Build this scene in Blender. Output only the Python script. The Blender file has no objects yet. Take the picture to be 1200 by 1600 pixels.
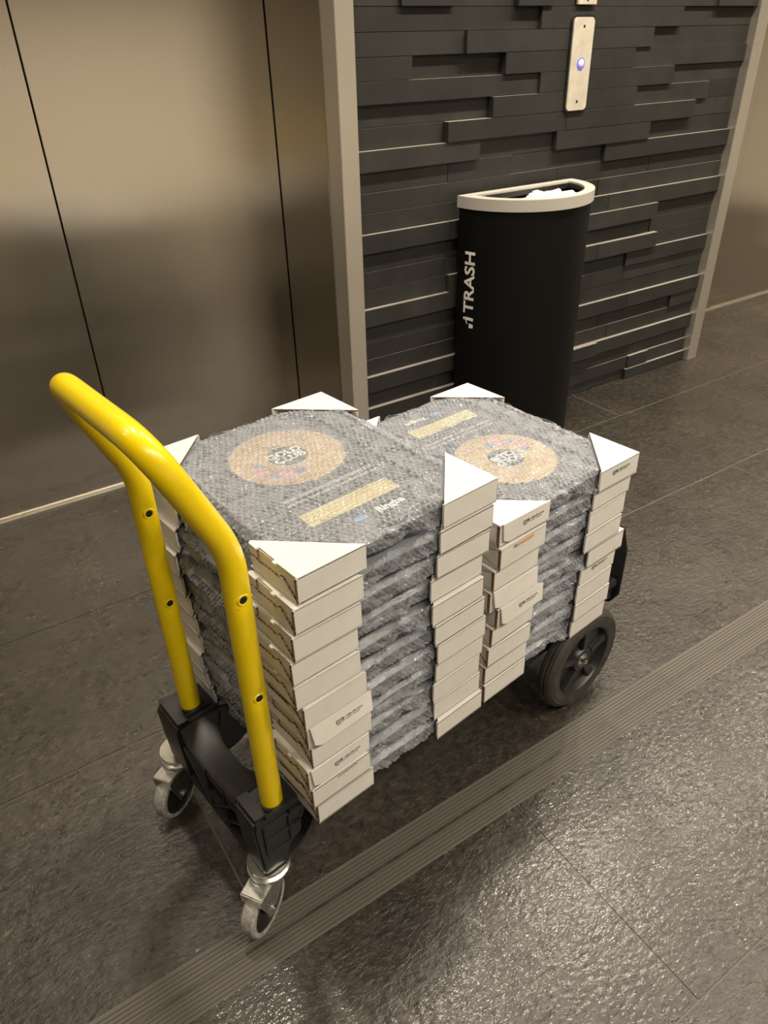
import bpy, bmesh, math, random
import numpy as np
from mathutils import Vector, Matrix
random.seed(7); rng = np.random.default_rng(5)
SC = bpy.context.scene; COL = SC.collection
pi = math.pi

# ------------------------------------------------------------------ camera
yaw, pitch, roll, FPX = 0.571632, 0.570204, -0.0277328, 1142.155
f = Vector((math.sin(yaw)*math.cos(pitch), math.cos(yaw)*math.cos(pitch), -math.sin(pitch)))
r0 = Vector((math.cos(yaw), -math.sin(yaw), 0)); u0 = r0.cross(f)
r = math.cos(roll)*r0 + math.sin(roll)*u0; u = -math.sin(roll)*r0 + math.cos(roll)*u0
cd = bpy.data.cameras.new('camera'); cam = bpy.data.objects.new('camera', cd); COL.objects.link(cam)
cd.sensor_fit = 'HORIZONTAL'; cd.sensor_width = 36; cd.lens = 36*FPX/1200; cd.clip_start = .02
m = Matrix((r, u, -f)).transposed().to_4x4(); m.translation = (0, 0, 1.2); cam.matrix_world = m
SC.camera = cam

# ------------------------------------------------------------------ world, lights, exposure
w = bpy.data.worlds.new('world'); SC.world = w; w.use_nodes = True
w.node_tree.nodes['Background'].inputs[0].default_value = (.9, .8, .65, 1)
w.node_tree.nodes['Background'].inputs[1].default_value = .01
SC.view_settings.view_transform = 'Standard'; SC.view_settings.look = 'None'
SC.view_settings.gamma = 1; SC.view_settings.exposure = 0.12
try: SC.view_settings.use_curve_mapping = False
except Exception: pass
CEIL = 2.44
WARM = (1.0, .88, .71)
def downlight(x, y, p, size=.10, spread=140):
    l = bpy.data.lights.new('downlight', 'AREA'); l.shape = 'DISK'; l.size = size; l.energy = p
    l.color = WARM; l.spread = math.radians(spread)
    o = bpy.data.objects.new('downlight', l); COL.objects.link(o); o.location = (x, y, CEIL-.012)
for x, p in ((-1.1, 2), (-.4, 3), (.35, 9), (1.1, 8), (1.72, 10), (2.05, 11), (2.73, 13), (3.5, 13), (4.3, 12), (5.0, 12)): downlight(x, 1.22, p)
for x, p in ((-.8, 2), (-.1, 9), (.6, 14), (1.3, 15), (2.0, 17), (2.8, 16), (3.6, 15)): downlight(x, -.70, p)

# ------------------------------------------------------------------ material helpers
def mat(name, col, rough=.5, metal=0., spec=.5, coat=0.):
    M = bpy.data.materials.new(name); M.use_nodes = True
    b = M.node_tree.nodes['Principled BSDF']
    b.inputs['Base Color'].default_value = (*col, 1); b.inputs['Roughness'].default_value = rough
    b.inputs['Metallic'].default_value = metal; b.inputs['Specular IOR Level'].default_value = spec
    b.inputs['Coat Weight'].default_value = coat
    return M
def N(M, t, **k):
    n = M.node_tree.nodes.new(t)
    for a, v in k.items():
        if a.startswith('i_'):
            key = a[2:]; key = int(key) if key.isdigit() else key.replace('_', ' ')
            n.inputs[key].default_value = v
        else: setattr(n, a, v)
    return n
def lk(M, a, b): M.node_tree.links.new(a, b)
def coords(M, kind='Object', scale=(1, 1, 1)):
    t = N(M, 'ShaderNodeTexCoord'); mp = N(M, 'ShaderNodeMapping'); mp.inputs['Scale'].default_value = scale
    lk(M, t.outputs[kind], mp.inputs[0]); return mp.outputs[0]
def worldpos(M, scale=(1, 1, 1)):
    t = N(M, 'ShaderNodeNewGeometry'); mp = N(M, 'ShaderNodeMapping'); mp.inputs['Scale'].default_value = scale
    lk(M, t.outputs['Position'], mp.inputs[0]); return mp.outputs[0]
def ramp(M, src, stops):
    rp = N(M, 'ShaderNodeValToRGB'); e = rp.color_ramp.elements
    while len(e) < len(stops): e.new(.5)
    for el, (p, c) in zip(e, stops): el.position = p; el.color = (*c, 1) if len(c) == 3 else c
    lk(M, src, rp.inputs[0]); return rp.outputs[0]
def noise(M, vec, scale, detail=4, rough=.55):
    n = N(M, 'ShaderNodeTexNoise', i_Scale=scale, i_Detail=detail, i_Roughness=rough)
    lk(M, vec, n.inputs['Vector']); return n.outputs['Fac']
def bump(M, h, strength, dist, into=None, prev=None):
    b = N(M, 'ShaderNodeBump', i_Strength=strength, i_Distance=dist); lk(M, h, b.inputs['Height'])
    if prev is not None: lk(M, prev, b.inputs['Normal'])
    lk(M, b.outputs[0], (into or M.node_tree.nodes['Principled BSDF']).inputs['Normal']); return b.outputs[0]
def P(M): return M.node_tree.nodes['Principled BSDF']
def g(v): return (v, v, v)

# floor: textured dark tile with sealed sheen
M_floor = mat('floor_tile', (.06, .053, .045), .36, spec=.55)
v = worldpos(M_floor)
n1 = noise(M_floor, v, 3.2, 8, .65); n2 = noise(M_floor, v, 55, 5, .7)
c = ramp(M_floor, n1, [(.25, (.022, .018, .014)), (.6, (.046, .039, .0315)), (.85, (.095, .082, .068))])
fl = ramp(M_floor, noise(M_floor, v, 130, 2, .5), [(.70, g(0)), (.78, g(1))])
c3 = ramp(M_floor, n2, [(.32, g(.42)), (.68, g(1.5))])
mx = N(M_floor, 'ShaderNodeMix', data_type='RGBA', blend_type='MULTIPLY'); mx.inputs[0].default_value = 1
lk(M_floor, c, mx.inputs[6]); lk(M_floor, c3, mx.inputs[7])
mx2 = N(M_floor, 'ShaderNodeMix', data_type='RGBA'); lk(M_floor, fl, mx2.inputs[0]); lk(M_floor, mx.outputs[2], mx2.inputs[6]); mx2.inputs[7].default_value = (.20, .18, .155, 1)
lk(M_floor, mx2.outputs[2], P(M_floor).inputs['Base Color'])
lk(M_floor, ramp(M_floor, noise(M_floor, v, 8, 5, .6), [(.3, g(.22)), (.7, g(.36))]), P(M_floor).inputs['Roughness'])
vs = worldpos(M_floor, (70, 120, 70)); b1 = bump(M_floor, noise(M_floor, vs, 1, 4, .65), .6, .005)
vs2 = worldpos(M_floor, (1, 1, 1)); bump(M_floor, noise(M_floor, vs2, 20, 3, .5), .4, .008, prev=b1)

P(M_floor).inputs['Coat Weight'].default_value = .24; P(M_floor).inputs['Coat Roughness'].default_value = .13
cb = N(M_floor, 'ShaderNodeBump', i_Strength=.5, i_Distance=.0026); lk(M_floor, noise(M_floor, worldpos(M_floor, (70, 110, 70)), 1, 2, .5), cb.inputs['Height']); lk(M_floor, cb.outputs[0], P(M_floor).inputs['Coat Normal'])
M_grout = mat('grout', (.115, .103, .088), .7)
M_rib = mat('ribbed_tile', (.085, .075, .062), .42)
vr = worldpos(M_rib); lk(M_rib, ramp(M_rib, noise(M_rib, vr, 30, 6, .7), [(.3, (.026, .023, .019)), (.7, (.075, .066, .055))]), P(M_rib).inputs['Base Color'])
bump(M_rib, noise(M_rib, vr, 160, 3, .6), .3, .002)

M_ribtop = mat('rib_top', (.085, .076, .063), .5)
M_ribbase = mat('rib_groove', (.012, .011, .010), .7)
M_ledge = mat('pale_ledge', (.30, .28, .245), .7)  # upward faces of the wall tiles, coloured paler than their fronts
M_wall = mat('slate_tile', (.03, .029, .027), .55)
v = worldpos(M_wall); oi = N(M_wall, 'ShaderNodeObjectInfo')
nn = ramp(M_wall, noise(M_wall, v, 7, 8, .7), [(.3, (.017, .0168, .016)), (.72, (.034, .0325, .030))])
rr = ramp(M_wall, oi.outputs['Random'], [(0, g(.82)), (1, g(1.2))])
mx = N(M_wall, 'ShaderNodeMix', data_type='RGBA', blend_type='MULTIPLY'); mx.inputs[0].default_value = 1
lk(M_wall, nn, mx.inputs[6]); lk(M_wall, rr, mx.inputs[7]); lk(M_wall, mx.outputs[2], P(M_wall).inputs['Base Color'])
bump(M_wall, noise(M_wall, v, 240, 4, .6), .25, .0015)
M_gap = mat('wall_backing', (.012, .012, .011), .9)

def steel(name, col, rough, horiz=True, aniso=.6):
    M = mat(name, col, rough, 1.0); b = P(M)
    # brushed grain: microscopic normal scatter, wide across and narrow along the grain
    ge = N(M, 'ShaderNodeNewGeometry'); wn = N(M, 'ShaderNodeTexWhiteNoise', noise_dimensions='3D'); lk(M, ge.outputs['Position'], wn.inputs['Vector'])
    sb = N(M, 'ShaderNodeVectorMath', operation='SUBTRACT'); lk(M, wn.outputs['Color'], sb.inputs[0]); sb.inputs[1].default_value = (.5, .5, .5)
    ml = N(M, 'ShaderNodeVectorMath', operation='MULTIPLY'); lk(M, sb.outputs[0], ml.inputs[0]); ml.inputs[1].default_value = (.27, .0, .045)
    ad = N(M, 'ShaderNodeVectorMath', operation='ADD'); lk(M, ge.outputs['Normal'], ad.inputs[0]); lk(M, ml.outputs[0], ad.inputs[1])
    no = N(M, 'ShaderNodeVectorMath', operation='NORMALIZE'); lk(M, ad.outputs[0], no.inputs[0]); lk(M, no.outputs[0], b.inputs['Normal'])
    v2 = worldpos(M, (1.2, 1, 2.5)); lk(M, ramp(M, noise(M, v2, 1.3, 4, .6), [(.3, g(rough*.85)), (.75, g(rough*1.25))]), b.inputs['Roughness'])
    return M
M_door = steel('brushed_steel', (.72, .675, .60), .11)
M_trim = steel('trim_steel', (.78, .73, .65), .30, False)
P(M_trim).inputs['Metallic'].default_value = .8
M_sill = mat('sill_aluminium', (.75, .72, .66), .35, 1)
M_paint = mat('wall_paint', (.74, .69, .60), .7)
M_ceil = mat('ceiling_paint', (.55, .51, .44), .8)
M_white = mat('white_cardboard', (.76, .73, .675), .62, spec=.3)
v = coords(M_white); lk(M_white, ramp(M_white, noise(M_white, v, 18, 5, .6), [(.3, (.68, .665, .625)), (.7, (.76, .745, .705))]), P(M_white).inputs['Base Color'])
vc = coords(M_white, scale=(350, 350, 8)); bump(M_white, noise(M_white, vc, 1, 1, .5), .06, .001)
M_kraft = mat('kraft_edge', (.23, .13, .075), .85)
v = coords(M_kraft, scale=(420, 420, 420)); lk(M_kraft, ramp(M_kraft, noise(M_kraft, v, 1, 1, .5), [(.42, (.05, .028, .018)), (.58, (.34, .21, .13))]), P(M_kraft).inputs['Base Color'])
M_kraft2 = mat('kraft_inside', (.62, .36, .20), .8)
M_ink = mat('black_ink', (.015, .015, .02), .6)
M_yel = mat('yellow_paint', (.90, .66, .004), .30, spec=.5, coat=.5); P(M_yel).inputs['Coat Roughness'].default_value = .08
v = coords(M_yel); 
sc_ = ramp(M_yel, noise(M_yel, v, 140, 2, .4), [(.74, g(0)), (.78, g(1))])
mx = N(M_yel, 'ShaderNodeMix', data_type='RGBA'); lk(M_yel, sc_, mx.inputs[0]); mx.inputs[6].default_value = (.95, .70, .001, 1); mx.inputs[7].default_value = (.42, .30, .02, 1)
lk(M_yel, mx.outputs[2], P(M_yel).inputs['Base Color'])
M_hole = mat('hole_dark', (.01, .008, .004), .8)
M_blk = mat('black_plastic', (.017, .017, .018), .36)
v = coords(M_blk); bump(M_blk, noise(M_blk, v, 700, 2, .5), .12, .0006)
M_deck = mat('black_steel', (.012, .012, .013), .5)
M_zinc = mat('zinc_plate', (.78, .78, .74), .28, 1)
v = coords(M_zinc); lk(M_zinc, ramp(M_zinc, noise(M_zinc, v, 60, 4, .6), [(.3, (.60, .60, .56)), (.7, (.88, .88, .84))]), P(M_zinc).inputs['Base Color'])
M_tread = mat('grey_tread', (.33, .31, .285), .85)
v = coords(M_tread); lk(M_tread, ramp(M_tread, noise(M_tread, v, 130, 6, .7), [(.3, (.17, .16, .145)), (.7, (.50, .475, .44))]), P(M_tread).inputs['Base Color'])
bump(M_tread, noise(M_tread, v, 300, 3, .6), .4, .002)
M_tire = mat('black_rubber', (.035, .033, .031), .5)
v = coords(M_tire); lk(M_tire, ramp(M_tire, noise(M_tire, v, 25, 5, .6), [(.3, (.022, .021, .020)), (.75, (.06, .056, .05))]), P(M_tire).inputs['Base Color'])
M_chrome = mat('chrome', (.85, .85, .85), .12, 1)
M_bin = mat('black_bin_paint', (.004, .0039, .0037), .55, spec=.2)
M_rim = mat('grey_rim', (.52, .50, .455), .5)
M_text = mat('white_print', (.85, .84, .80), .6)
M_bag = mat('white_bag', (.75, .76, .80), .35)
M_plate = mat('call_plate', (.86, .80, .68), .42, .35)
v = coords(M_plate); lk(M_plate, ramp(M_plate, noise(M_plate, v, 25, 4, .6), [(.3, (.74, .67, .55)), (.6, (.88, .82, .70))]), P(M_plate).inputs['Base Color'])
M_btn = mat('button_lens', (.8, .82, .9), .25)
M_glow = mat('button_glow', (.10, .08, .6), .3); P(M_glow).inputs['Emission Color'].default_value = (.12, .10, 1, 1); P(M_glow).inputs['Emission Strength'].default_value = .9
M_plaque = mat('black_plaque', (.030, .034, .042), .3)
M_gold = mat('gold_foil', (.82, .56, .24), .34, .75)
v = coords(M_gold); lk(M_gold, ramp(M_gold, noise(M_gold, v, 28, 3, .5), [(.3, (.72, .47, .20)), (.7, (.98, .76, .42))]), P(M_gold).inputs['Base Color'])
M_bar = mat('gold_bar_print', (.66, .55, .22), .45, .25)
M_pink = mat('pink_print', (.52, .27, .23), .5); M_blue = mat('blue_print', (.16, .18, .30), .5)
M_cloud = mat('logo_blue', (.12, .30, .50), .5)

# bubble film: mostly clear, glossy, slightly milky
M_film = bpy.data.materials.new('bubble_film'); M_film.use_nodes = True
nt = M_film.node_tree; nt.nodes.remove(nt.nodes['Principled BSDF']); out = nt.nodes['Material Output']
tr = N(M_film, 'ShaderNodeBsdfTransparent'); tr.inputs[0].default_value = (.95, .97, 1, 1)
pb = N(M_film, 'ShaderNodeBsdfPrincipled'); pb.inputs['Base Color'].default_value = (.44, .47, .52, 1); pb.inputs['Roughness'].default_value = .10; pb.inputs['IOR'].default_value = 2.1
pb.inputs['Specular IOR Level'].default_value = .9
lw = N(M_film, 'ShaderNodeLayerWeight', i_Blend=.37)
fac = ramp(M_film, lw.outputs['Facing'], [(0, g(.23)), (.30, g(.49)), (1, g(.97))])
ms = N(M_film, 'ShaderNodeMixShader'); lk(M_film, fac, ms.inputs[0]); lk(M_film, tr.outputs[0], ms.inputs[1]); lk(M_film, pb.outputs[0], ms.inputs[2])
lk(M_film, ms.outputs[0], out.inputs[0])
v = coords(M_film); bb = bump(M_film, noise(M_film, v, 300, 3, .6), .6, .0020, into=pb)

# ------------------------------------------------------------------ mesh helpers
class MB:
    def __init__(s): s.v = []; s.f = []; s.m = []; s.mats = []
    def mi(s, m):
        if m not in s.mats: s.mats.append(m)
        return s.mats.index(m)
    def add(s, vs, fs, m):
        o = len(s.v); s.v += [tuple(p) for p in vs]; i = s.mi(m)
        for q in fs: s.f.append([o+k for k in q]); s.m.append(i)
        return s
    def box(s, x0, x1, y0, y1, z0, z1, m, T=None):
        vs = [Vector((x, y, z)) for z in (z0, z1) for y in (y0, y1) for x in (x0, x1)]
        if T is not None: vs = [T @ p for p in vs]
        return s.add(vs, [(0, 2, 3, 1), (4, 5, 7, 6), (0, 1, 5, 4), (2, 6, 7, 3), (0, 4, 6, 2), (1, 3, 7, 5)], m)
    def prism(s, poly, h0, h1, m, T=None, side=None, axis='z'):
        n = len(poly)
        def mk(p, h): return Vector((p[0], p[1], h)) if axis == 'z' else (Vector((p[0], h, p[1])) if axis == 'y' else Vector((h, p[0], p[1])))
        vs = [mk(p, h0) for p in poly]+[mk(p, h1) for p in poly]
        if T is not None: vs = [T @ p for p in vs]
        s.add(vs, [tuple(range(n))[::-1], tuple(range(n, 2*n))], m)
        o = len(s.v)-2*n; i = s.mi(side or m)
        for k in range(n): s.f.append([o+k, o+(k+1) % n, o+n+(k+1) % n, o+n+k]); s.m.append(i)
        return s
    def bar(s, a, b, wd, hg, m, up=(0, 0, 1)):
        a = Vector(a); b = Vector(b); d = (b-a).normalized(); sd = d.cross(Vector(up)).normalized(); uu = sd.cross(d)
        vs = [p+sd*sx*wd/2+uu*sz*hg/2 for p in (a, b) for sx, sz in ((-1, -1), (1, -1), (1, 1), (-1, 1))]
        return s.add(vs, [(0, 3, 2, 1), (4, 5, 6, 7), (0, 1, 5, 4), (1, 2, 6, 5), (2, 3, 7, 6), (3, 0, 4, 7)], m)
    def tube(s, pts, rad, m, n=20, cap=True):
        pts = [Vector(p) for p in pts]; rads = rad if isinstance(rad, (list, tuple)) else [rad]*len(pts)
        t = (pts[1]-pts[0]).normalized(); ref = Vector((1, 0, 0)) if abs(t.x) < .9 else Vector((0, 1, 0)); nrm = t.cross(ref).normalized()
        vs = []
        for i, p in enumerate(pts):
            t2 = (pts[min(i+1, len(pts)-1)]-pts[max(i-1, 0)]).normalized()
            nrm = (nrm-t2*nrm.dot(t2)).normalized(); bn = t2.cross(nrm)
            vs += [p+(nrm*math.cos(2*pi*k/n)+bn*math.sin(2*pi*k/n))*rads[i] for k in range(n)]
        fs = [(i*n+k, i*n+(k+1) % n, (i+1)*n+(k+1) % n, (i+1)*n+k) for i in range(len(pts)-1) for k in range(n)]
        if cap: fs += [tuple(range(n))[::-1], tuple(range((len(pts)-1)*n, len(pts)*n))]
        return s.add(vs, fs, m)
    def lathe(s, prof, m, T=None, n=48, closed=False):
        vs = []; L = len(prof)
        for k in range(n):
            a = 2*pi*k/n
            for rr_, zz in prof: vs.append(Vector((rr_*math.cos(a), rr_*math.sin(a), zz)))
        if T is not None: vs = [T @ p for p in vs]
        fs = [(k*L+j, ((k+1) % n)*L+j, ((k+1) % n)*L+(j+1) % L, k*L+(j+1) % L) for k in range(n) for j in range(L if closed else L-1)]
        return s.add(vs, fs, m)
    def mesh(s, name, smooth=None, bevel=0):
        me = bpy.data.meshes.new(name); me.from_pydata(s.v, [], s.f)
        for mm in s.mats: me.materials.append(mm)
        me.polygons.foreach_set('material_index', s.m); me.update()
        bm = bmesh.new(); bm.from_mesh(me)
        if bevel:
            bmesh.ops.remove_doubles(bm, verts=bm.verts, dist=1e-5)
            bmesh.ops.recalc_face_normals(bm, faces=bm.faces)
            es = [e for e in bm.edges if len(e.link_faces) == 2 and e.calc_face_angle(0) > .6]
            bmesh.ops.bevel(bm, geom=es, offset=bevel, segments=2, affect='EDGES', clamp_overlap=True)
        else: bmesh.ops.recalc_face_normals(bm, faces=bm.faces)
        bm.to_mesh(me); bm.free()
        if smooth is not None:
            me.polygons.foreach_set('use_smooth', [True]*len(me.polygons))
            try: me.set_sharp_from_angle(angle=math.radians(smooth))
            except Exception: pass
        return me
def link(name, me, parent=None, loc=None, rotz=None, **props):
    o = bpy.data.objects.new(name, me); COL.objects.link(o)
    if parent: o.parent = parent
    if loc is not None: o.location = loc
    if rotz is not None: o.rotation_euler = (0, 0, rotz)
    for k, v_ in props.items(): o[k] = v_
    return o
def thing(name, label, cat, loc=(0, 0, 0), rotz=0, group=None):
    o = link(name, None, None, loc, rotz, label=label, category=cat)
    if group: o['group'] = group
    return o
def text_mesh(body, size, m, depth=.0004, align='CENTER', bold=0.0):
    cu = bpy.data.curves.new('lettering', 'FONT'); cu.body = body; cu.size = size; cu.extrude = depth
    cu.align_x = align; cu.align_y = 'CENTER'; cu.resolution_u = 3; cu.offset = bold
    o = bpy.data.objects.new('lettering', cu); COL.objects.link(o)
    bpy.context.view_layer.update()
    me = bpy.data.meshes.new_from_object(o.evaluated_get(bpy.context.evaluated_depsgraph_get()))
    bpy.data.objects.remove(o); me.materials.clear(); me.materials.append(m); return me

# ------------------------------------------------------------------ floor
X0, X1, Y0, Y1 = -3.0, 6.2, -2.3, 2.137
fl_o = link('floor', MB().box(X0, X1, Y0, 2.6, -.03, -.0008, M_grout).mesh('floor'), kind='structure')
GAP = .0006; rows = []
y = .19-.475*6
k = -6
while y < Y1-.01:
    rows.append((k, y, y+.475)); y += .475; k += 1
for k, ya, yb in rows:
    xs = .65 if k % 2 == 0 else .165
    x = xs-.97*4
    while x < X1:
        xa, xb = max(x, X0), min(x+.97, X1)
        y0_, y1_ = max(ya, Y0), min(yb, Y1)
        if k == 0: y1_ = .588
        if k == 1: y0_ = .669
        if xb-xa > .02 and y1_ > y0_:
            dz = random.uniform(-.0006, .0006)
            me = MB().box(xa+GAP, xb-GAP, y0_+GAP, y1_-GAP, -.012, dz, M_floor).mesh('tile', bevel=.0012)
            link('tile', me, fl_o)
        x += .97
# last strip in the lift recesses in front of the sills
for xa, xb in ((X0, 1.072), (2.83, X1)):
    link('tile', MB().box(xa, xb-GAP, 2.137+GAP, 2.19, -.012, 0, M_floor).mesh('tile', bevel=.001), fl_o)
# ribbed strip: rows of ribs moulded across
NR = 11; ya, yb = .590, .667; pitch = (yb-ya)/NR
for i, xa in enumerate(np.arange(-.805, 6.2, .485)):
    b = MB(); b.box(xa+GAP, xa+.485-GAP, ya, yb, -.012, -.0032, M_ribbase)
    for j in range(NR):
        if j == 5: continue
        yc = ya+(j+.5)*pitch; a_ = pitch*.33
        prof = [(yc-a_, -.0032), (yc-a_*.6, .0010), (yc+a_*.6, .0010), (yc+a_, -.0032)]
        vs = [(xx, p[0], p[1]) for xx in (xa+GAP, xa+.485-GAP) for p in prof]
        b.add(vs, [(0, 1, 5, 4), (1, 2, 6, 5), (2, 3, 7, 6)], M_ribtop)
    b.box(xa+GAP, xa+.485-GAP, ya+5*pitch+.0005, ya+6*pitch-.0005, -.01, .0002, M_rib)
    link('ribbed_strip', b.mesh('ribbed_strip'), fl_o)

# ------------------------------------------------------------------ feature wall of staggered tiles
WX0, WX1 = 1.126, 2.768; YB = 1.868
wall = link('wall_back', MB().box(WX0, WX1, YB-.002, 2.25, 0, CEIL, M_gap).mesh('wall_back'), kind='structure')
ROWH = .05365; ZT = 1.2772
R = {-4: [(1.126, 1), (1.7, .4), (2.2, 1.6)], -3: [(1.126, .5), (1.5, 1.8), (2.4, 1)], -2: [(1.126, 1.6), (1.9, .7)],
 -1: [(1.126, 1), (1.28, 1.8), (1.45, 1), (1.666, 2.5), (1.80, 1.6), (2.553, 2.4)],
 0: [(1.126, 1), (1.763, 2), (2.386, 1)],
 1: [(1.126, 1.1), (1.493, 2), (2.256, 1)],
 2: [(1.126, 1.1), (1.319, 0), (1.637, 2), (2.18, 1.5)],
 3: [(1.126, 1.3), (1.776, 2), (2.384, .7)],
 4: [(1.126, 0), (1.597, 2), (2.212, 1.3), (2.60, .7)],
 5: [(1.126, .1), (1.435, 2), (1.9, 2.05), (2.53, .7)],
 6: [(1.126, 1.6), (1.56, .5), (1.866, 2), (2.307, .6)],
 7: [(1.126, .5), (1.45, .6), (1.7, .4), (2.101, 1.6)],
 8: [(1.126, .6), (1.9, .5), (2.35, .55)], 9: [(1.126, .6), (1.5, .65), (2.1, .75)],
 10: [(1.126, 1.6), (1.454, 1.65), (2.15, 1.7)],
 11: [(1.126, .4), (1.454, .5), (1.95, 2.4), (2.412, .5)],
 12: [(1.126, .4), (1.45, .35), (1.95, .7), (2.1, .2), (2.412, .5)],
 13: [(1.126, .4), (1.454, 1.6), (1.95, 2.1), (2.12, 2.15), (2.441, .5)],
 14: [(1.126, 1.6), (1.95, .4), (2.294, 1.3)],
 15: [(1.126, .4), (1.6, .5), (1.95, 1.1), (2.078, .6), (2.3, .65)],
 16: [(1.126, .4), (1.5, .45), (2.07, .55)],
 17: [(1.126, .45), (1.75, 1.6), (2.33, 1.62)],
 18: [(1.126, 1.6), (1.75, .4), (2.2, .45), (2.607, 1.2)],
 19: [(1.126, .4), (1.7, .5), (2.25, .55)],
 20: [(1.126, 1.6), (1.95, 2.4), (2.185, 1.6)],
 21: [(1.126, .4), (1.95, 1.0), (2.168, .8), (2.40, .3)],
 22: [(1.126, 1.5), (1.95, .9), (2.40, 1.4), (2.52, .9)],
 23: [(1.126, .4), (2.39, 1.7)]}
for k, segs in R.items():
    z1 = ZT-ROWH*k; z0 = max(z1-ROWH, .001)
    for i, (xa, lv) in enumerate(segs):
        xb = segs[i+1][0] if i+1 < len(segs) else WX1
        parts = max(1, int((xb-xa)/.62)); cuts = [xa+(xb-xa)*j/parts for j in range(parts+1)]
        for j in range(parts):
            yf = YB-.004-.0125*lv-random.uniform(0, .0006)
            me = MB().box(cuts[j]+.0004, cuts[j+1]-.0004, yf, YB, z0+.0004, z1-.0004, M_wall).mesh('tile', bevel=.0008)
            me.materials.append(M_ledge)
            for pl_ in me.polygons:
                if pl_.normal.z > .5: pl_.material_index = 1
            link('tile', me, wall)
zt = ZT+4*ROWH
link('upper_cladding', MB().box(WX0, WX1, YB-.015, YB, zt+.0005, CEIL, M_wall).mesh('upper_cladding'), wall)

# ------------------------------------------------------------------ steel surrounds and lift doors
YD = 2.202
def trimbox(name, *a, m=M_trim, bev=.0015): return link(name, MB().box(*a, m).mesh(name, bevel=bev), kind='structure')
trimbox('trim_1', 1.074, 1.129, 1.828, 1.90, 0, 2.14)        # front edge strip of the left surround
trimbox('trim_2', 1.072, 1.1255, 1.9005, 2.25, 0, 2.14, m=M_door)  # reveal
trimbox('trim_3', 2.7695, 2.828, 1.822, 1.90, 0, 2.14)
trimbox('trim_4', 2.7745, 2.830, 1.9005, 2.25, 0, 2.14, m=M_door)
trimbox('trim_5', -1.0, 1.0735, 1.828, 2.25, 2.1405, CEIL, m=M_paint)
trimbox('trim_6', 2.829, 5.0, 1.828, 2.25, 2.1405, CEIL, m=M_paint)
trimbox('trim_7', 1.0745, 2.7, 1.86, 1.90, 2.1405, CEIL, m=M_paint) if False else None
def doorpair(idx, seams, xa, xb):
    d = link('door_%d' % idx, MB().box(xa, xb, YD+.03, YD+.05, 0, 2.14, M_gap).mesh('door_back'), kind='structure')
    xs = [xa]+seams+[xb]
    for i in range(len(xs)-1):
        yo = 0 if i % 2 == 0 else .004
        link('door_panel', MB().box(xs[i]+.0022, xs[i+1]-.0022, YD+yo, YD+.03, .006, 2.138, M_door).mesh('door_panel', bevel=.0012), d)
    return d
doorpair(1, [-.55, .4165], -1.0, 1.0715)
doorpair(2, [3.456, 4.4], 2.8305, 5.0)
trimbox('trim_8', -1.0, 1.0715, 2.191, YD+.05, -.002, .0055, m=M_sill, bev=.001)
trimbox('trim_9', 2.8305, 5.0, 2.191, YD+.05, -.002, .0055, m=M_sill, bev=.001)
link('wall_left', MB().box(X0-.1, X0, Y0, 2.6, 0, CEIL, M_paint).mesh('wall_left'), kind='structure')
link('wall_right', MB().box(X1, X1+.1, Y0, 2.6, 0, CEIL, M_paint).mesh('wall_right'), kind='structure')
link('wall_front', MB().box(X0, X1, Y0-.1, Y0, 0, CEIL, M_paint).mesh('wall_front'), kind='structure')
b = MB(); b.box(X0, -1.0005, 1.84, 2.3, 0, CEIL, M_paint); link('wall_back_left', b.mesh('w'), kind='structure')
b = MB(); b.box(5.0005, X1, 1.84, 2.3, 0, CEIL, M_paint); link('wall_back_right', b.mesh('w'), kind='structure')
link('ceiling', MB().box(X0, X1, Y0, 2.6, CEIL, CEIL+.1, M_ceil).mesh('ceiling'), kind='structure')

# ------------------------------------------------------------------ call stations on the tiled wall
def rrect(w_, h_, rad, n=6):
    pts = []
    for cx, cy, a0 in ((w_/2-rad, h_/2-rad, 0), (-w_/2+rad, h_/2-rad, pi/2), (-w_/2+rad, -h_/2+rad, pi), (w_/2-rad, -h_/2+rad, 1.5*pi)):
        for i in range(n+1):
            a = a0+pi/2*i/n; pts.append((cx+rad*math.cos(a), cy+rad*math.sin(a)))
    return pts
YP = YB-.004-.0125*2.08
cs = thing('call_station', 'rounded metal lift call plate with one blue-lit button on the dark tiles', 'call button', (1.928, YP, 1.13))
link('backing_plate', MB().prism(rrect(.096, .252, .016), -.004, 0, M_blk, axis='y').mesh('backing_plate', 50), cs)
link('face_plate', MB().prism(rrect(.085, .241, .013), -.0085, -.004, M_plate, axis='y').mesh('face_plate', 50, bevel=.0006), cs)
TY = Matrix.Rotation(pi/2, 4, 'X')
for dz in (.098, -.096):
    link('screw', MB().lathe([(0, .0098), (.003, .0096), (.0042, .0086), (.0042, .007)], M_hole, TY, 14).mesh('screw', 40), cs, (0, 0, dz))
bt = link('button_ring', MB().lathe([(.0155, .008), (.0155, .0105), (.013, .011), (.012, .0095)], M_glow, TY, 28).mesh('button_ring', 40), cs, (0, 0, .004))
link('button_lens', MB().lathe([(0, .0125), (.006, .0124), (.010, .0115), (.0125, .0095)], M_btn, TY, 28).mesh('button_lens', 60), bt, (.001, 0, .001))
cs2 = thing('switch_plate', 'second metal plate on the dark tiles directly above the call plate', 'wall plate', (1.932, YP, 1.36))
link('face_plate', MB().prism(rrect(.076, .158, .002), -.008, 0, M_plate, axis='y').mesh('face_plate', 50, bevel=.0006), cs2)
for dz in (.068, -.068): link('screw', MB().lathe([(0, .0092), (.003, .009), (.004, .008), (.004, .007)], M_hole, TY, 14).mesh('screw', 40), cs2, (0, 0, dz))

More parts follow.
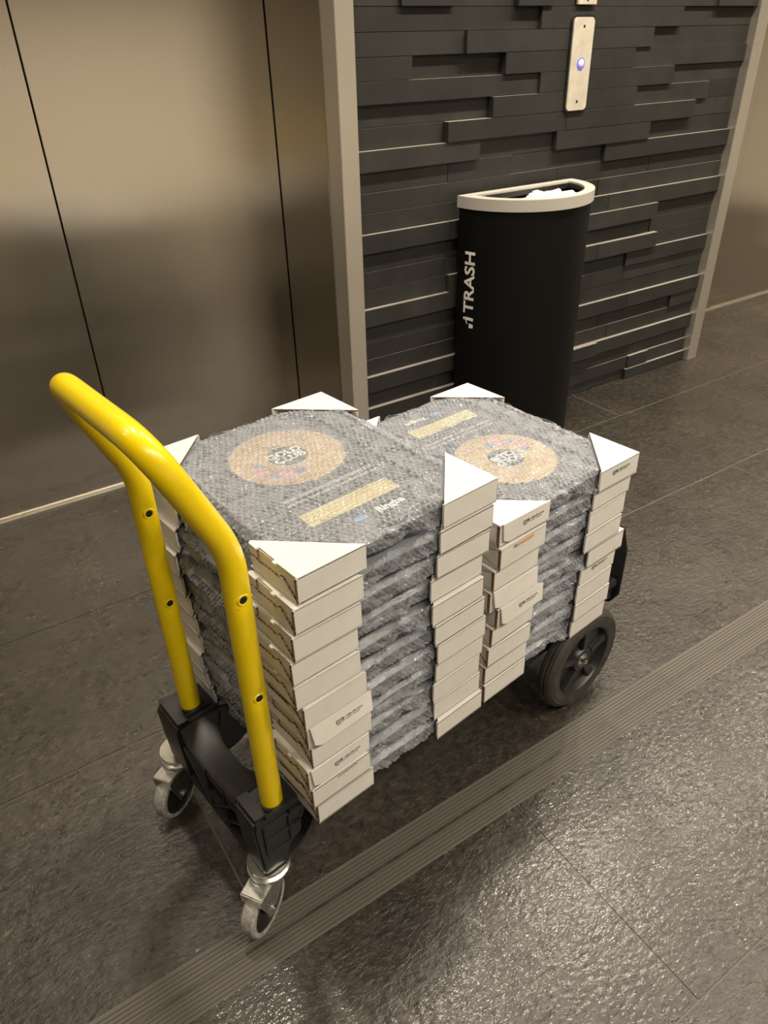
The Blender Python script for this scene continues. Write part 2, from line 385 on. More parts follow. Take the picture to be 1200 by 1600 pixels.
# ------------------------------------------------------------------ half-round trash bin
BX, BY, BR = 1.700, 1.824, .228
bn = thing('trash_bin', 'tall black half-round bin with pale grey rim and white lettering against the tiles', 'trash bin', (BX, BY, 0))
def arc(rad, n=40, y0=0, sx=1.0): return [(rad*sx*math.cos(a), y0-rad*math.sin(a)) for a in [pi*i/n for i in range(n+1)]]
outer = arc(BR); inner = arc(BR-.004, y0=-.002)
b = MB(); n = len(outer)
vs = [(x_, y_, z_) for z_ in (0, .788) for x_, y_ in outer]+[(x_, y_, z_) for z_ in (.01, .788) for x_, y_ in inner]
fs = [(i, (i+1) % n, n+(i+1) % n, n+i) for i in range(n)]+[(2*n+i, 3*n+i, 3*n+(i+1) % n, 2*n+(i+1) % n) for i in range(n)]
fs += [(n+i, n+(i+1) % n, 3*n+(i+1) % n, 3*n+i) for i in range(n)]+[tuple(range(n)), tuple(range(2*n, 3*n))[::-1]]
b.add(vs, fs, M_bin); link('body', b.mesh('body', 35), bn)
# rim ring with half-round opening
ro = arc(BR+.008, y0=.002); 
nn_ = len(ro)
ri = [((BR-.036)*math.cos(pi*i/(nn_-1)), -.030-(BR-.056)*math.sin(pi*i/(nn_-1))) for i in range(nn_)]
rk = arc(BR+.005, y0=.001)
b = MB(); n = nn_
rings = [(rk, .782), (ro, .782), (ro, .815), (ri, .815), (ri, .809), (rk, .809)]
vs = [(x_, y_, z_) for ring, z_ in rings for x_, y_ in ring]
fs = [(q*n+i, q*n+(i+1) % n, ((q+1) % 6)*n+(i+1) % n, ((q+1) % 6)*n+i) for q in range(6) for i in range(n)]
b.add(vs, fs, M_rim); link('rim', b.mesh('rim', 35, bevel=.0015), bn)
# lettering wrapped on the curved front
def wrap_bin(me, zc, ang0, flip=False):
    for vv in me.vertices:
        z_ = zc+vv.co.x; a = ang0-vv.co.y/BR; rr_ = BR+.0006+vv.co.z
        vv.co = (rr_*math.cos(a), rr_*math.sin(a), z_)
    return me
A0 = math.radians(-166.5)
def subdiv(me, ln):
    bm = bmesh.new(); bm.from_mesh(me); bmesh.ops.triangulate(bm, faces=bm.faces); bm.to_mesh(me); bm.free(); return me
tm = text_mesh('TRASH', .052, M_text, bold=.0011)
wd = max(v_.co.x for v_ in tm.vertices)-min(v_.co.x for v_ in tm.vertices)
for v_ in tm.vertices: v_.co.x *= .188/wd
# embolden
link('lettering', wrap_bin(subdiv(tm, .01), .568, A0), bn)
b = MB()   # pictogram: figure dropping litter in a basket (drawn in the same rotated frame)
def pp(poly): b.prism([(p_[0]*1.35, p_[1]*1.25) for p_ in poly], 0, .0004, M_text)
pp([(.006+.0035*math.cos(t), .013+.0035*math.sin(t)) for t in np.linspace(0, 2*pi, 12, endpoint=False)])
pp([(.002, .009), (.010, .009), (.010, -.002), (.009, -.015), (.006, -.015), (.006, -.003), (.005, -.015), (.002, -.015), (.003, -.002)])
pp([(.002, .009), (.003, .006), (-.006, .002), (-.007, .004)])
pp([(-.0155, -.003), (-.0045, -.003), (-.006, -.015), (-.014, -.015)])
link('pictogram', wrap_bin(subdiv(b.mesh('pictogram'), .01), .446, A0), bn)
bag = thing('crumpled_bag', 'crumpled white plastic liner bunched inside the bin opening', 'bin liner', (BX+.03, BY-.105, .778))
bm = bmesh.new(); bmesh.ops.create_icosphere(bm, subdivisions=5, radius=1)
for v_ in bm.verts:
    c_ = v_.co.copy(); q = 1+.22*math.sin(c_.x*9+c_.y*5)*math.sin(c_.y*11+2*c_.z)+.12*math.sin(17*c_.x+3*c_.z)*math.sin(13*c_.y+1)
    v_.co = Vector((c_.x*.115*q, c_.y*.062*q, c_.z*.030*q))
me = bpy.data.meshes.new('liner'); bm.to_mesh(me); bm.free(); me.materials.append(M_bag); link('liner', me, bag)

# ------------------------------------------------------------------ platform cart
CO = Vector((.235, .716, 0)); CY = math.radians(7)
cart = thing('platform_cart', 'black platform trolley with yellow tube handle carrying two stacks of wrapped frames', 'cart', CO, CY)
TN, TF = (-.020, -.042), (-.020, .208)
def fillet(pts, rads, n=10):
    out_ = [Vector(pts[0])]
    for i in range(1, len(pts)-1):
        p = Vector(pts[i]); a = (Vector(pts[i-1])-p); c_ = (Vector(pts[i+1])-p); la, lc = a.length, c_.length
        a.normalize(); c_.normalize(); th = a.angle(c_); d = min(rads[i-1]/math.tan(th/2), la*.49, lc*.49)
        p0, p1 = p+a*d, p+c_*d
        for k_ in range(n+1):
            t = k_/n; out_.append(p0*(1-t)**2+p*2*t*(1-t)+p1*t*t)
    out_.append(Vector(pts[-1])); return out_
HD, HZ = .070, .872
path = fillet([(*TN, .235), (*TN, .715), (TN[0]-HD, TN[1]+.002, HZ), (TF[0]-HD, TF[1]-.002, HZ), (*TF, .715), (*TF, .235)], [.16, .055, .055, .16], 12)
# extra points along straights for dimples
dense = []
for a, c_ in zip(path, path[1:]):
    k_ = max(1, int((c_-a).length/.012))
    for j in range(k_): dense.append(a.lerp(c_, j/k_))
dense.append(path[-1])
hb = MB().tube(dense, .0168, M_yel, 28); me = hb.mesh('handle', 50)
holes = [(TN, .650), (TN, .485), (TF, .653), (TF, .491)]
for v_ in me.vertices:
    for (hx, hy), hz in holes:
        if v_.co.y < hy and abs(v_.co.x-hx) < .03 and abs(v_.co.y-hy) < .03:
            d = math.hypot(v_.co.x-hx, v_.co.z-hz)
            if d < .016: v_.co.y += .0045*(.5+.5*math.cos(pi*d/.016))
handle = link('handle', me, cart)
for (hx, hy), hz in holes:
    b = MB().lathe([(.0088, -.0008), (.0072, .0012), (.0052, .0004)], M_yel, TY, 20); b.lathe([(0, 0), (.0053, .0002)], M_hole, TY, 20)
    link('screw_hole', b.mesh('screw_hole', 60), handle, (hx, hy-.0142, hz))

def block(name, y0, y1, s):
    b = MB(); x0, x1 = -.066, .014
    # tapered body
    z0, z1, zt_ = .13, .215, .262
    ys = (y0, y1)
    b.prism([(x0+.004, zt_-.004), (x0, zt_-.02), (x0+.006, z0), (-.018, z0), (-.008, .165), (x1, .178), (x1, zt_)], y0, y1, M_blk, axis='y')
    return b
for y0, y1, so in ((-.062, -.006, -1), (.172, .250, 1)):
    me = block('socket_block', y0, y1, so).mesh('socket_block', 30, bevel=.0035)
    bl = link('socket_block', me, cart)
    # raised ledges and slots on the outer side
    yo = y0 if so < 0 else y1
    b = MB()
    for z_ in (.238, .205, .172):
        b.box(-.050, .012 if z_ > .18 else -.012, yo-.004*(so < 0), yo+.004*(so > 0), z_, z_+.006, M_blk)
    b.box(-.010, -.005, yo-.004*(so < 0), yo+.004*(so > 0), .178, .244, M_blk)
    b.box(-.052, -.047, yo-.004*(so < 0), yo+.004*(so > 0), .178, .244, M_blk)
    link('rib', b.mesh('rib', bevel=.001), bl)
    # collar round the tube
    ty = TN[1] if so < 0 else TF[1]
    b = MB(); b.box(-.045, .008, ty-.024, ty-.020, .262, .266, M_blk); b.box(-.060, -.041, y0+.002, y1-.002, .2625, .266, M_blk)
    b.lathe([(.0175, .262), (.0175, .2655), (.0215, .2655), (.0225, .262)], M_blk, Matrix.Translation((TN[0], ty, 0)), 28)
    link('collar', b.mesh('collar', 40, bevel=.0006), bl)
# end beam
b = MB(); NS = 24
def beam(y):
    t = (y+.006)/(.178); t = max(0, min(1, t)); c_ = math.sin(pi*t)
    fl_ = abs(2*t-1)**3
    xin = -.014+.029*fl_; zt_ = .258-.017*c_**.8
    return xin, zt_
st = []
for i in range(NS+1):
    y = -.006+.178*i/NS; xin, zt_ = beam(y); st.append([(-.060, y, zt_-.022), (-.060, y, zt_), (xin, y, zt_), (xin, y, zt_-.022)])
vs = [p for q in st for p in q]
fs = [(4*i+j, 4*i+(j+1) % 4, 4*i+4+(j+1) % 4, 4*i+4+j) for i in range(NS) for j in range(4)]+[(0, 3, 2, 1), (4*NS, 4*NS+1, 4*NS+2, 4*NS+3)]
b.add(vs, fs, M_blk); eb = link('end_beam', b.mesh('end_beam', 40, bevel=.002), cart)
b = MB(); b.box(-.044, -.040, -.006, .172, .135, .236, M_blk); link('web_panel', b.mesh('web_panel'), eb)
link('bottom_rail', MB().box(-.062, -.036, -.006, .172, .130, .143, M_blk).mesh('bottom_rail', bevel=.002), eb)
link('middle_rail', MB().box(-.060, -.038, -.006, .172, .212, .219, M_blk).mesh('middle_rail', bevel=.0015), eb)
for a, c_ in (((-.052, .172, .215), (-.052, .095, .143)), ((-.052, .095, .143), (-.052, .02, .215)), ((-.052, .13, .215), (-.052, .06, .143)), ((-.052, .06, .143), (-.052, -.006, .20)), ((-.052, .095, .143), (-.052, .095, .235)), ((-.052, .04, .143), (-.052, .04, .235))):
    link('rib', MB().bar(a, c_, .0045, .020, M_blk, up=(1, 0, 0.01)).mesh('rib', bevel=.001), eb)
# side rails, deck, gussets
for yo, sgn in ((-.050, -1), (.232, 1)):
    b = MB(); b.box(.0, .84, yo-.006, yo+.006, .213, .2285, M_deck); b.box(.03, .80, yo-.008, yo+.008, .168, .178, M_deck)
    xx = .03; up_ = True
    while xx < .60:
        b.bar((xx, yo, .173 if up_ else .216), (xx+.075, yo, .216 if up_ else .173), .010, .006, M_deck); xx += .075; up_ = not up_
    link('side_rail', b.mesh('side_rail', bevel=.001), cart)
    pts = [(-.030+.075*math.sin(t)*1.0-.0, yo+.0*sgn, .135+.085*(1-math.cos(t))) for t in np.linspace(0, pi/2, 12)]
    b = MB()
    for a, c_ in zip(pts, pts[1:]): b.bar(a, c_, .016, .006, M_blk, up=(0, 1, 0.01)) if False else b.bar(a, c_, .022, .007, M_blk)
    link('curved_brace', b.mesh('curved_brace', 40), cart)
b = MB()
gp = [(.0, .262), (.0, .150)]+[(.012+.072*math.sin(t), .235-.085*math.cos(t)) for t in np.linspace(0, pi/2, 10)]+[(.086, .235)]
b.prism([(x_, z_) for x_, z_ in gp], .170, .176, M_blk, axis='y'); link('gusset', b.mesh('gusset', 40), cart)
b = MB()
b.box(.070, .84, -.042, .226, .221, .2285, M_deck)
for xx in (.075, .26, .45, .64, .82): b.box(xx, xx+.03, -.044, .226, .180, .221, M_deck)
link('deck', b.mesh('deck', bevel=.001), cart)
# upright nose plate at the far end
b = MB()
b.prism([(-.040, .150), (-.060, .185), (-.060, .300), (-.045, .352), (.228, .352), (.243, .300), (.243, .185), (.223, .150)], .846, .856, M_blk, axis='x')
b.prism([(-.046, .170), (-.046, .200), (.230, .200), (.230, .170)], .826, .846, M_blk, axis='x')
link('nose_plate', b.mesh('nose_plate', 30, bevel=.003), cart)

# big rear wheels
def big_wheel(yc, out_sign):
    RT = .115; hw = .018
    base = Matrix.Rotation(pi/2, 4, 'X')            # z axis of lathe -> -y
    if out_sign > 0: base = Matrix.Rotation(-pi/2, 4, 'X')
    e = link('wheel', None, cart, (.695, yc, RT))
    prof = [(.082, -hw*.9), (.100, -hw), (.109, -hw*.86), (.1135, -hw*.55), (.1122, -hw*.45), (.1148, -hw*.35), (.1150, -.003), (.1132, -.0015), (.1132, .0015), (.1150, .003), (.1148, hw*.35), (.1122, hw*.45), (.1135, hw*.55), (.109, hw*.86), (.104, hw*.99), (.100, hw*.92), (.098, hw), (.082, hw*.9)]
    link('tire', MB().lathe(prof, M_tire, base, 72, closed=True).mesh('tire', 30), e)
    b = MB()
    b.lathe([(.083, -.016), (.083, .0155), (.079, .016), (.077, .012), (.074, .002), (.030, .002), (.028, .010), (.026, .0125), (.020, .013), (.017, .010), (.010, .010), (.0, .010)], M_blk, base, 64)
    b.lathe([(.083, -.016), (.0, -.012)], M_blk, base, 32)
    hub = link('rim', b.mesh('rim', 35), e)
    for q in range(5):
        a = 2*pi*q/5+.25; T = base @ Matrix.Rotation(a, 4, 'Z')
        poly = [(.028, -.0075), (.078, -.0105), (.078, .0105), (.028, .0075)]
        link('spoke', MB().prism(poly, .002, .0125, M_blk, T).mesh('spoke', 30, bevel=.0015), hub)
    b = MB(); b.lathe([(.0, .0225), (.0045, .022), (.0065, .0185), (.0065, .012)], M_chrome, base, 6)
    b.lathe([(.0065, .0118), (.0115, .0118), (.0115, .0102)], M_chrome, base, 20)
    b.lathe([(.0135, .0125), (.0155, .0125), (.016, .0105)], M_zinc, base, 24)
    link('axle_nut', b.mesh('axle_nut', 30), e)
big_wheel(-.079, -1); big_wheel(.266, 1)
link('axle', MB().tube([(.695, -.06, .115), (.695, .248, .115)], .008, M_zinc, 16).mesh('axle', 40), cart)
for yo in (-.050, .236): link('axle_bracket', MB().prism([(.655, .175), (.735, .175), (.712, .10), (.678, .10)], yo-.004, yo+.004, M_deck, axis='y').mesh('axle_bracket', bevel=.001), cart)

# swivel casters
def caster(px, py, cx, cy):
    e = link('caster', None, cart, (px, py, 0)); ang = math.atan2(cy-py, cx-px); L_ = math.hypot(cx-px, cy-py); e.rotation_euler = (0, 0, ang)
    b = MB(); b.lathe([(0, .1295), (.033, .1295), (.033, .1245), (.029, .1225), (.029, .1195), (.0345, .1165), (.0345, .112), (.031, .1095), (.024, .1075), (0, .1075)], M_zinc, None, 40)
    link('swivel_ring', b.mesh('swivel_ring', 35), e)
    W = .018
    b = MB()
    b.box(-.018, L_+.026, -W, W, .1045, .1075, M_zinc)
    b.prism([(-.018, .1045), (-.018, .088), (L_-.012, .045), (L_+.010, .040), (L_+.013, .050), (L_+.026, .090), (L_+.026, .1045)], -W-.001, -W+.0015, M_zinc, axis='y')
    b.prism([(-.018, .1045), (-.018, .088), (L_-.012, .045), (L_+.010, .040), (L_+.013, .050), (L_+.026, .090), (L_+.026, .1045)], W-.0015, W+.001, M_zinc, axis='y')
    b.box(L_+.0235, L_+.0265, -W, W, .088, .1075, M_zinc)
    link('fork', b.mesh('fork', 30, bevel=.0007), e)
    TW = Matrix.Translation((L_, 0, .050)) @ TY
    prof = [(.040, -.0125), (.0465, -.0125), (.0495, -.009), (.050, -.003), (.050, .003), (.0495, .009), (.0465, .0125), (.040, .0125)]
    link('tread', MB().lathe(prof, M_tread, TW, 48, closed=True).mesh('tread', 30), e)
    b = MB(); b.lathe([(.0402, -.011), (.036, -.0115), (.034, -.005), (.014, -.005), (.012, -.013), (0, -.013)], M_blk, TW, 36)
    b.lathe([(.0402, .011), (.036, .0115), (.034, .005), (.014, .005), (.012, .013), (0, .013)], M_blk, TW, 36)
    link('wheel_core', b.mesh('wheel_core', 35), e)
    b = MB(); b.lathe([(0, -.023), (.005, -.023), (.006, -.020), (.006, .020), (.005, .023), (0, .023)], M_chrome, TW, 12); link('axle_bolt', b.mesh('axle_bolt', 35), e)
caster(-.040, -.036, -.068, -.050); caster(-.046, .252, -.074, .238)

# ------------------------------------------------------------------ wrapped frames
PW, PD, PH = .346, .410, .0415
T_ = .0032
def corner_mesh(L, h, tabs, slot=False):
    """folded card corner: corner at origin, legs along +x (plain wall on y=0 side) and +y (tab side on x=0)."""
    b = MB(); e = T_
    # top and bottom triangles
    for z0, z1 in ((h-e*.8, h), (0, e*.8)):
        if tabs and z0 > h/2:
            poly = [(e*.9, 0), (L, 0), (L-.004, .004), (.004, L-.002), (0, L-.004), (-.001, L*.93), (-.001, L*.80), (.004, L*.79), (.0035, L*.46), (-.0015, L*.45), (-.0015, L*.40), (.0015, L*.385), (.0015, e)]
            b.prism(poly, z0, z1, M_white, side=M_white)
        else: b.prism([(0, 0), (L, 0), (0, L)], z0, z1, M_white, side=M_white)
    # plain wall with its corrugated end showing at the corner
    b.prism([(e*.2, .0005), (L-.002, .0005), (L, h*.15), (L, h-.001), (e*.2, h-.001)], 0, e, M_white, axis='y')
    b.box(e*.2-.0012, e*.2+.0002, .0004, e*1.1, .001, h-.0015, M_kraft)
    if tabs:
        b.prism([(e*1.2, .0008), (L-.004, .0008), (L-.001, h*.30), (L-.001, h-e), (e*1.2, h-e)], e*.9, e*1.9, M_white, axis='x')
        low = [(e*1.1, .001), (L-.010, .001), (L-.002, h*.45), (L*.88, h*.60), (L*.80, h*.50), (L*.50, h*.52), (L*.36, h*.50), (L*.34, h*.62), (L*.28, h*.64), (L*.22, h*.50), (e*1.5, h*.10)]
        b.prism(low, 0, e*.85, M_white, axis='x', side=M_kraft)
        b.prism([(L*.80, h*.62), (L-.003, h*.62), (L-.002, h-e), (L*.80, h-e)], e*.1, e*.9, M_white, axis='x', side=M_kraft)
    else:
        b.prism([(e*1.2, .0008), (L-.004, .0008), (L-.001, h*.30), (L-.001, h-e), (e*1.2, h-e)], e*.15, e*1.1, M_white, axis='x')
        b.prism([(e*1.4, h*.1), (L*.3, h*.35), (L*.32, h*.7), (e*1.6, h*.9)], -e*.4, e*.3, M_white, axis='x', side=M_kraft)
    # open long side: brown raw edges
    d = Vector((-1, 1, 0)).normalized(); nrm = Vector((1, 1, 0)).normalized()
    for z0, z1 in ((h-e*.8, h-.0003), (.0003, e*.8)):
        a = Vector((L, 0, 0)); c_ = Vector((0, L, 0))
        vs = [a+nrm*.0004+Vector((0, 0, z0)), c_+nrm*.0004+Vector((0, 0, z0)), c_+nrm*.0004+Vector((0, 0, z1)), a+nrm*.0004+Vector((0, 0, z1))]
        b.add(vs, [(0, 1, 2, 3)], M_kraft)
    return b.mesh('corner_protector', bevel=0)
LC = .105
ME_T = corner_mesh(LC, PH-.0022, True); ME_P = corner_mesh(LC, PH-.0022, False)
def mirror(me, sx, sy):
    m2 = me.copy(); 
    for v_ in m2.vertices: v_.co.x *= sx; v_.co.y *= sy
    if sx*sy < 0: m2.flip_normals()
    return m2
C_NL = mirror(ME_T, 1, 1); C_NR = mirror(ME_P, -1, 1); C_FR = mirror(ME_P, -1, -1); C_FL = mirror(ME_P, 1, -1); C_NLp = mirror(ME_P, 1, 1)

# value noise
_lat = rng.random((64, 64, 64))
def vnoise(x, y, z):
    xi, yi, zi = np.floor(x).astype(int), np.floor(y).astype(int), np.floor(z).astype(int)
    fx, fy, fz = x-xi, y-yi, z-zi; fx, fy, fz = [t*t*(3-2*t) for t in (fx, fy, fz)]
    def L(a, b_, c_): return _lat[(xi+a) % 64, (yi+b_) % 64, (zi+c_) % 64]
    r_ = 0
    for a in (0, 1):
        for b_ in (0, 1):
            for c_ in (0, 1):
                r_ = r_+L(a, b_, c_)*(fx if a else 1-fx)*(fy if b_ else 1-fy)*(fz if c_ else 1-fz)
    return r_*2-1
def hexdome(uu, vv, pitch):
    best = np.full(uu.shape, 9.0)
    a = pitch; b_ = pitch*math.sqrt(3)
    for ox, oy in ((0, 0), (a/2, b_/2)):
        du = (uu-ox+a/2) % a-a/2; dv = (vv-oy+b_/2) % b_-b_/2
        best = np.minimum(best, np.hypot(du, dv))
    rr_ = best/(pitch*.46)
    return np.sqrt(np.clip(1-rr_**2, 0, 1))
def grid_mesh(name, Pt, closed_u=False):
    nu, nv = Pt.shape[:2]; me = bpy.data.meshes.new(name)
    co = Pt.reshape(-1, 3); I = np.arange(nu*nv).reshape(nu, nv)
    if closed_u: A = I; B = np.roll(I, -1, 0)
    else: A = I[:-1]; B = I[1:]
    F = np.stack([A[:, :-1], B[:, :-1], B[:, 1:], A[:, 1:]], -1).reshape(-1, 4)
    me.vertices.add(len(co)); me.vertices.foreach_set('co', co.astype(np.float32).ravel())
    me.loops.add(F.size); me.loops.foreach_set('vertex_index', F.astype(np.int32).ravel())
    me.polygons.add(len(F)); me.polygons.foreach_set('loop_start', np.arange(0, F.size, 4, dtype=np.int32)); me.polygons.foreach_set('loop_total', np.full(len(F), 4, np.int32))
    me.polygons.foreach_set('use_smooth', np.ones(len(F), bool)); me.update(calc_edges=True); me.validate(); me.materials.append(M_film)
    return me
def film_side(seed, h):
    hw, hd, rad = PW/2-.005, PD/2-.005, .018
    per = []
    step = .0019
    def seg(a, c_):
        n_ = int(math.dist(a, c_)/step); return [(a[0]+(c_[0]-a[0])*i/n_, a[1]+(c_[1]-a[1])*i/n_) for i in range(n_)]
    per += [(x_, y_, 0, -1) for x_, y_ in seg((-hw+rad, -hd), (hw-rad, -hd))]
    def arcp(cx, cy, a0): n_ = 14; return [(cx+rad*math.cos(a0+pi/2*i/n_), cy+rad*math.sin(a0+pi/2*i/n_), math.cos(a0+pi/2*i/n_), math.sin(a0+pi/2*i/n_)) for i in range(n_)]
    per += arcp(hw-rad, -hd+rad, -pi/2)
    per += [(x_, y_, 1, 0) for x_, y_ in seg((hw, -hd+rad), (hw, hd-rad))]+arcp(hw-rad, hd-rad, 0)
    per += [(x_, y_, 0, 1) for x_, y_ in seg((hw-rad, hd), (-hw+rad, hd))]+arcp(-hw+rad, hd-rad, pi/2)
    per += [(x_, y_, -1, 0) for x_, y_ in seg((-hw, hd-rad), (-hw, -hd+rad))]+arcp(-hw+rad, -hd+rad, pi)
    per = np.array(per); nu = len(per); nv = 26
    s = np.arange(nu)*step; t = np.linspace(0, 1, nv)
    S, Tt = np.meshgrid(s, t, indexing='ij')
    ang = s*2*pi/(nu*step)
    cx = np.cos(ang)*7+seed*3.1; cy = np.sin(ang)*7+seed*1.7
    CX = np.repeat(cx[:, None], nv, 1); CY_ = np.repeat(cy[:, None], nv, 1)
    # profile: rounded pillow between z=.002 and h
    prof_in = (np.abs(2*Tt-1)**4)*(.008+.008*vnoise(CX*1.7+3, CY_*1.7, Tt*0+seed))
    fold = vnoise(CX*1.1, CY_*1.1, Tt*2.2+seed)*.0065+vnoise(CX*3.3, CY_*3.3, Tt*5+seed*2)*.0035
    dome = hexdome(S, Tt*h*1.25, .0085)*(.7+.5*vnoise(CX*2, CY_*2, Tt*3+9))*.0042
    off = -prof_in+fold+dome-.003
    zz = .0035+Tt*(h-.0095)+vnoise(CX*1.3, CY_*1.3, Tt*0+seed*5)*.006*np.sin(pi*Tt)+vnoise(CX*4, CY_*4, Tt*4)*.0012*np.sin(pi*Tt)
    # keep inside the card corners
    near = np.minimum(np.hypot(np.abs(per[:, 0])-PW/2, 0)+np.hypot(np.abs(per[:, 1])-PD/2, 0), .2)
    lim = np.where(near < LC+.006, -.0045, .02)[:, None]
    off = np.minimum(off, lim)
    Pt = np.stack([per[:, 0:1]+per[:, 2:3]*off, per[:, 1:2]+per[:, 3:4]*off, zz], -1)
    return grid_mesh('bubble_wrap_side', Pt, True)
def film_top(seed, h, fine):
    hw, hd = PW/2-.008, PD/2-.008
    st_ = .0013 if fine else .006
    xs = np.arange(-hw, hw, st_); ys = np.arange(-hd, hd, st_); Xg, Yg = np.meshgrid(xs, ys, indexing='ij')
    ed = np.minimum(hw-np.abs(Xg), hd-np.abs(Yg)); dz = -np.clip(1-ed/.020, 0, 1)**2*.009
    lo = vnoise(Xg*14+seed, Yg*14, Xg*0+seed)*.0016+vnoise(Xg*45+seed, Yg*45, Xg*0+seed)*.0008
    z_ = h-.0052+dz+lo
    if fine:
        lum = .66+.75*vnoise(Xg*95, Yg*110, Xg*0+3.3)
        z_ = z_+hexdome(Xg+.0035*vnoise(Xg*22, Yg*22, Xg*0), Yg+.0035*vnoise(Xg*22+7, Yg*22, Xg*0), .0092)*.0042*np.clip(lum, .3, 1.15)
        sg = 1 if seed < 3 else -1
        for xc, wdt, hh in ((.098, .004, .0028), (.142, .0035, .0030), (-.150, .004, .0018)):
            z_ = z_+np.exp(-((Xg*1-(xc)-.006*np.sin(Yg*9))/wdt)**2)*hh
        z_ = z_+np.exp(-((Yg+.150-.02*np.sin(Xg*6))/.004)**2)*.0022
    # clip under card corners
    cd_ = (PW/2-np.abs(Xg))+(PD/2-np.abs(Yg))
    z_ = np.where(cd_ < LC+.004, np.minimum(z_, h-T_-.0045), z_)
    return grid_mesh('bubble_wrap_top', np.stack([Xg, Yg, z_], -1))
SIDES = [film_side(s_, PH) for s_ in range(4)]
TOPC = film_top(1, PH, False); TOPF = [film_top(2, PH, True), film_top(5, PH, True)]
PLQ = MB().box(-PW/2+.020, PW/2-.020, -PD/2+.020, PD/2-.020, .006, PH-.0095, M_plaque).mesh('plaque', bevel=.001)

def logo(parent, y, z, L=.105, s=1.0, up=None, x0=.03):
    """return carrier label print on a card wall: boxed name, phone number, small line"""
    e = link('shipping_print', None, parent); 
    return e
def print_mesh():
    me_all = []
    b = MB(); w_, h_ = .0135, .0062; q = .0007
    for a in ((-w_/2, w_/2, h_/2-q, h_/2), (-w_/2, w_/2, -h_/2, -h_/2+q), (-w_/2, -w_/2+q, -h_/2, h_/2), (w_/2-q, w_/2, -h_/2, h_/2)): b.box(a[0], a[1], a[2], a[3], 0, .0002, M_ink)
    fr = b.mesh('shipping_print')
    bm = bmesh.new(); bm.from_mesh(fr)
    def put(body, size, dx, dy):
        t = text_mesh(body, size, M_ink, .0001, 'LEFT'); t.transform(Matrix.Translation((dx, dy, 0))); bm.from_mesh(t)
    put('ULINE', .0046, -.0062, .0002); put('1-800-295-5510', .0048, .0085, .0010); put('ULINE.COM   MADE IN USA', .0021, .0090, -.0030); put('S-7814', .0021, -.0050, -.0048)
    bm.to_mesh(fr); bm.free(); return fr
ME_PR = print_mesh()
def add_print(parent, x, y, z, tilt=0):
    o = link('shipping_print', ME_PR, parent, (x, y, z)); o.rotation_euler = (pi/2-tilt, 0, 0); o['label'] = 'small black shipping print'; return o
def flap_mesh(L, h, lift):
    b = MB(); b.prism([(0.002, h*.16), (L*.13, 0), (L*.98, h*.05), (L, h*.98), (.0, h)], 0, .0026, M_white, axis='y', side=M_white); return b.mesh('flap', bevel=.0004)
ME_FL = flap_mesh(LC, PH*.86, 0)
ME_SLOT = MB().box(0, .040, -.0012, .0005, 0, .0035, M_kraft2).mesh('slot_tab')
ME_SLIT = MB().prism([(0, 0), (.036, .001), (.036, .0022), (0, .0016)], -.0003, .0004, M_kraft, axis='y').mesh('open_slot')

def package(x, y, z, rot, label, near='T', top=None, flap=None, prints=(), slot=None, si=0, jit=(0, 0)):
    c_, s_ = math.cos(CY), math.sin(CY)
    e = thing('wrapped_frame', label, 'wrapped package', (CO.x+c_*x-s_*y, CO.y+s_*x+c_*y, z), CY+rot, 'bubble-wrapped frames stacked on the cart')
    link('plaque', PLQ, e)
    fs = link('bubble_wrap_side', SIDES[si % 4], e)
    link('bubble_wrap', TOPF[top] if top is not None else TOPC, e)
    cs_ = {}
    j = lambda: random.uniform(-.002, .002)
    for key, me_, px_, py_ in (('NL', C_NL if near == 'T' else C_NLp, -1, -1), ('NR', C_NR, 1, -1), ('FR', C_FR, 1, 1), ('FL', C_FL, -1, 1)):
        o = link('corner_protector', me_, e, (px_*PW/2+j(), py_*PD/2+j()*.8, .0003)); o.rotation_euler = (random.uniform(-.012, .012), random.uniform(-.01, .01), j()*5)
        if py_ < 0: o.location.y -= random.uniform(0, .004)
        cs_[key] = o
    return e, cs_
Z0 = .2295
x1c, y1c = .1905, .1045
order = ['bottom', 'second from the bottom', 'third from the bottom', 'fourth from the bottom', 'fifth from the bottom', 'middle, sixth from the bottom', 'fifth from the top', 'fourth from the top', 'third from the top', 'second from the top', 'topmost']
dx1 = [.003, -.001, -.006, 0, .000, -.006, -.009, -.010, -.004, .002, .006]
for i in range(11):
    lab = ('wrapped plaque with white cardboard corners, %s of the taller stack' % order[i]) if i < 10 else 'wrapped plaque showing a gold ring, topmost of the taller stack by the handle'
    e, cs_ = package(x1c+dx1[i], y1c+random.uniform(-.003, .003), Z0+i*PH, random.uniform(-.010, .010), lab, top=0 if i == 10 else None, si=i)
    if i in (4, 2):
        c_ = cs_['NL']; fo = link('flap', ME_FL, c_, (.0035, -.0036, PH*.12)); tl = .20 if i == 4 else .05
        fo.rotation_euler = (-tl*.9, 0, 0); fo.location.y = -.0032
        fo.location = (.004, -.0030-PH*.86*math.sin(tl)*.9, PH*.13); fo.rotation_euler = (-tl*.9, 0, 0)
        pr = link('shipping_print', ME_PR, fo, (.047, -.0003, PH*.47)); pr.rotation_euler = (pi/2, 0, 0)
    if i == 10: TOP1 = e
    if i == 1: link('open_slot', ME_SLIT, cs_['NL'], (.045, -.0002, PH*.78))
x2c, y2c = .5485, .100
order2 = ['bottom', 'second from the bottom', 'third from the bottom', 'fourth from the bottom', 'middle, fifth from the bottom', 'fourth from the top', 'third from the top', 'second from the top', 'topmost']
dx2 = [0, .003, .002, .004, .010, -.006, -.004, .0, .004]; dy2 = [.004, .003, .004, .004, -.002, -.001, -.002, -.004, -.006]
